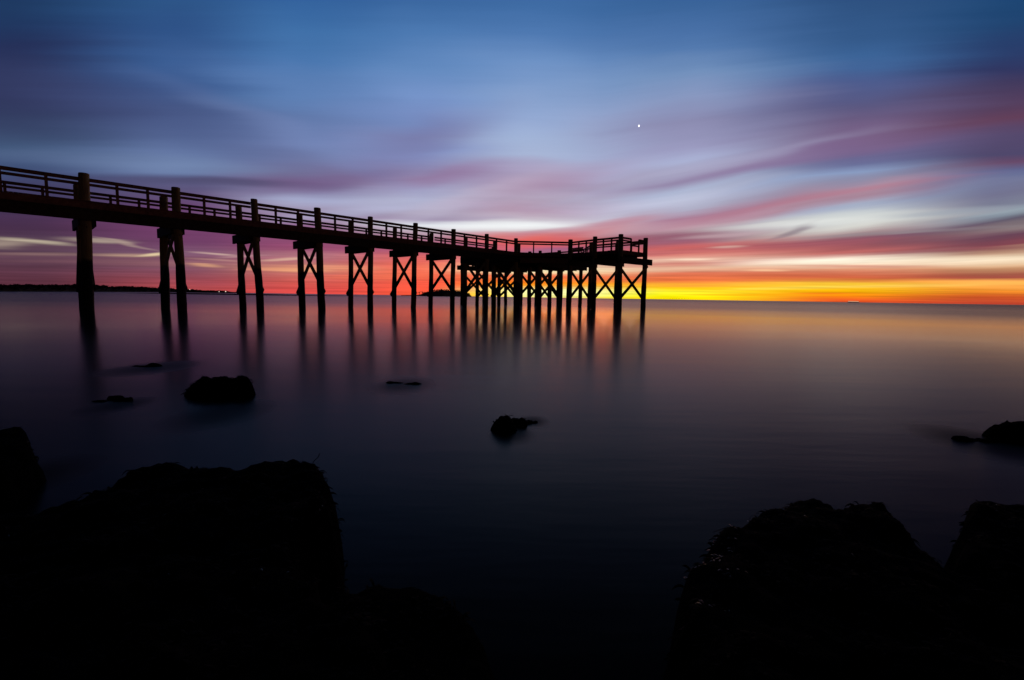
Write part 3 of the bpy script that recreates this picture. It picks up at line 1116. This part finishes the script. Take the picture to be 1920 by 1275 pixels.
# sandbar line
bar = [(238, 549.9), (285, 550.5), (330, 551.2), (385, 552.2), (440, 553.0), (500, 553.8), (560, 554.4), (620, 554.9), (690, 555.4)]
ridge('sandbar', [(x, y, 0.02 + 0.5 * math.sin(min(1, max(0, (x - 236) / 120)) * 1.57) * min(1, max(0.05, (700 - x) / 200))) for x, y in bar], M_LAND,
      label='thin dark sandbar line on the water left of centre', depth=5.0)

# island
isl = [(752, 554.6), (770, 554.7), (786, 555.0), (800, 555.6), (830, 556.0), (860, 556.3), (874, 556.4), (884, 556.5)]
itop = [(752, 553.2), (775, 553.0), (788, 552.0), (795, 549.0), (803, 546), (812, 543), (830, 542.6), (845, 543.6), (860, 545), (868, 547), (876, 549), (884, 554.6)]
ridge('island', [(x, y, max(0.3, ztop(x, y, interp(itop, x)) * 0.88)) for x, y in isl], M_LAND, label='small dark island on the horizon behind the pier', depth=60.0)
bm = bmesh.new()
x = 794.0
while x < 880:
    y = interp(isl, x)
    p = at(x, y, 0)
    out = Vector((p.x, p.y, 0)).normalized()
    zt = ztop(x, y, interp(itop, x))
    for rep in range(3):
        hh = zt * random.uniform(.9, 1.12)
        rr = p.length / F * random.uniform(2.2, 3.8)
        clump(bm, p + out * (12 + 15 * rep) + Vector((random.uniform(-rr, rr) * .5, 0, hh * .25)), rr, hh * .75, 34)
    x += 1.6
tag(link('island_trees', bm, M_LEAF), 'dense dark trees covering the small island', 'trees', kind='stuff')


def bare_tree(px, ybase, ytop, label):
    p = at(px, ybase, 0)
    hgt = ztop(px, ybase, ytop)
    t_ = empty('bare_tree', p + Z * 0.2)
    tag(t_, label, 'tree', 'bare trees on the island point')
    k = p.length / F
    bm = bmesh.new()
    beam(bm, p + Z * 0.1, p + Vector((k * .6, 0, hgt * .6)), k * .5, k * .5)
    link('trunk', bm, M_LEAF, t_)
    bm = bmesh.new()
    for _ in range(9):
        a = random.uniform(-1, 1)
        s = p + Vector((k * .5, 0, hgt * random.uniform(.35, .6)))
        beam(bm, s, s + Vector((a * k * 2.6, random.uniform(-1, 1) * k, hgt * random.uniform(.15, .42))), k * .28, k * .28)
    clump(bm, p + Vector((k * .5, 0, hgt * .6)), k * 1.5, hgt * .42, 10)
    link('crown', bm, M_LEAF, t_)


bare_tree(786, 554.9, 545.0, 'leftmost thin tree leaning on the left point of the island')
bare_tree(792, 555.2, 544.4, 'second thin tree between the leftmost one and the island wood')

# lamps on the headland
M_LAMP = emit('lamp_glow', (1.0, 0.8, 0.66), 1.0)
for (px, py, s, lab) in ((356.5, 542.8, 1.1, 'single white lamp highest on the headland right of the second pile'),
                         (411.5, 546.8, 1.3, 'left one of the two white lamps near the headland tip'),
                         (423.5, 546.6, 1.7, 'right and brighter one of the two lamps near the headland tip')):
    yb = interp(shore, px)
    p = at(px, yb + .25, 0)
    k = p.length / F
    z = ztop(px, yb + .25, py)
    t_ = empty('shore_lamp', p)
    tag(t_, lab, 'lamp', 'lamps on the far headland')
    bm = bmesh.new()
    vpost(bm, p.x, p.y, 0.0, z, k * .3)
    link('pole', bm, M_IRON, t_)
    bm = bmesh.new()
    bmesh.ops.create_icosphere(bm, subdivisions=2, radius=k * s * .5, matrix=Matrix.Translation((p.x, p.y - k * .6, z)))
    link('lamp', bm, M_LAMP, t_)

# ship on the far right horizon
M_SHIP = simple('ship_paint', (0.45, 0.40, 0.36), (0.55, 0.5, 0.46), 0.3, 0.6, 0.3)
M_SHIPL = emit('ship_light', (1.0, 0.55, 0.32), 0.75)
pa = at(1590, 566.9, 0) ; d_ = 2600
dv = ray(1600, 566)
p = Vector((dv.x, dv.y, 0)).normalized() * d_ * 1.0
k = d_ / F
sh = empty('ship', p)
tag(sh, 'tiny lit ship on the horizon at right', 'ship')
sdv = Vector((p.y, -p.x, 0)).normalized()
bm = bmesh.new()
beam(bm, p - sdv * 7 * k + Z * 1.6, p + sdv * 7 * k + Z * 1.6, 9, 3.2, 0.5)
link('hull', bm, M_SHIP, sh)
bm = bmesh.new()
beam(bm, p - sdv * 6.6 * k + Z * 4.6, p + sdv * 6.6 * k + Z * 4.6, 8, 2.6, 0.3)
link('lit_deck', bm, M_SHIPL, sh)

# planet
dv = ray(1198, 236).normalized()
p = Vector((0, 0, HC)) + dv * 9000
bm = bmesh.new()
bmesh.ops.create_icosphere(bm, subdivisions=3, radius=9000 / F * 1.55, matrix=Matrix.Diagonal((.8, 1, 1.15, 1)))
o = link('evening_planet', bm, emit('planet_glow', (1.0, 0.98, 0.97), 1.6), None, True)
o.location = p
tag(o, 'bright white planet alone in the sky above the platform', 'planet')
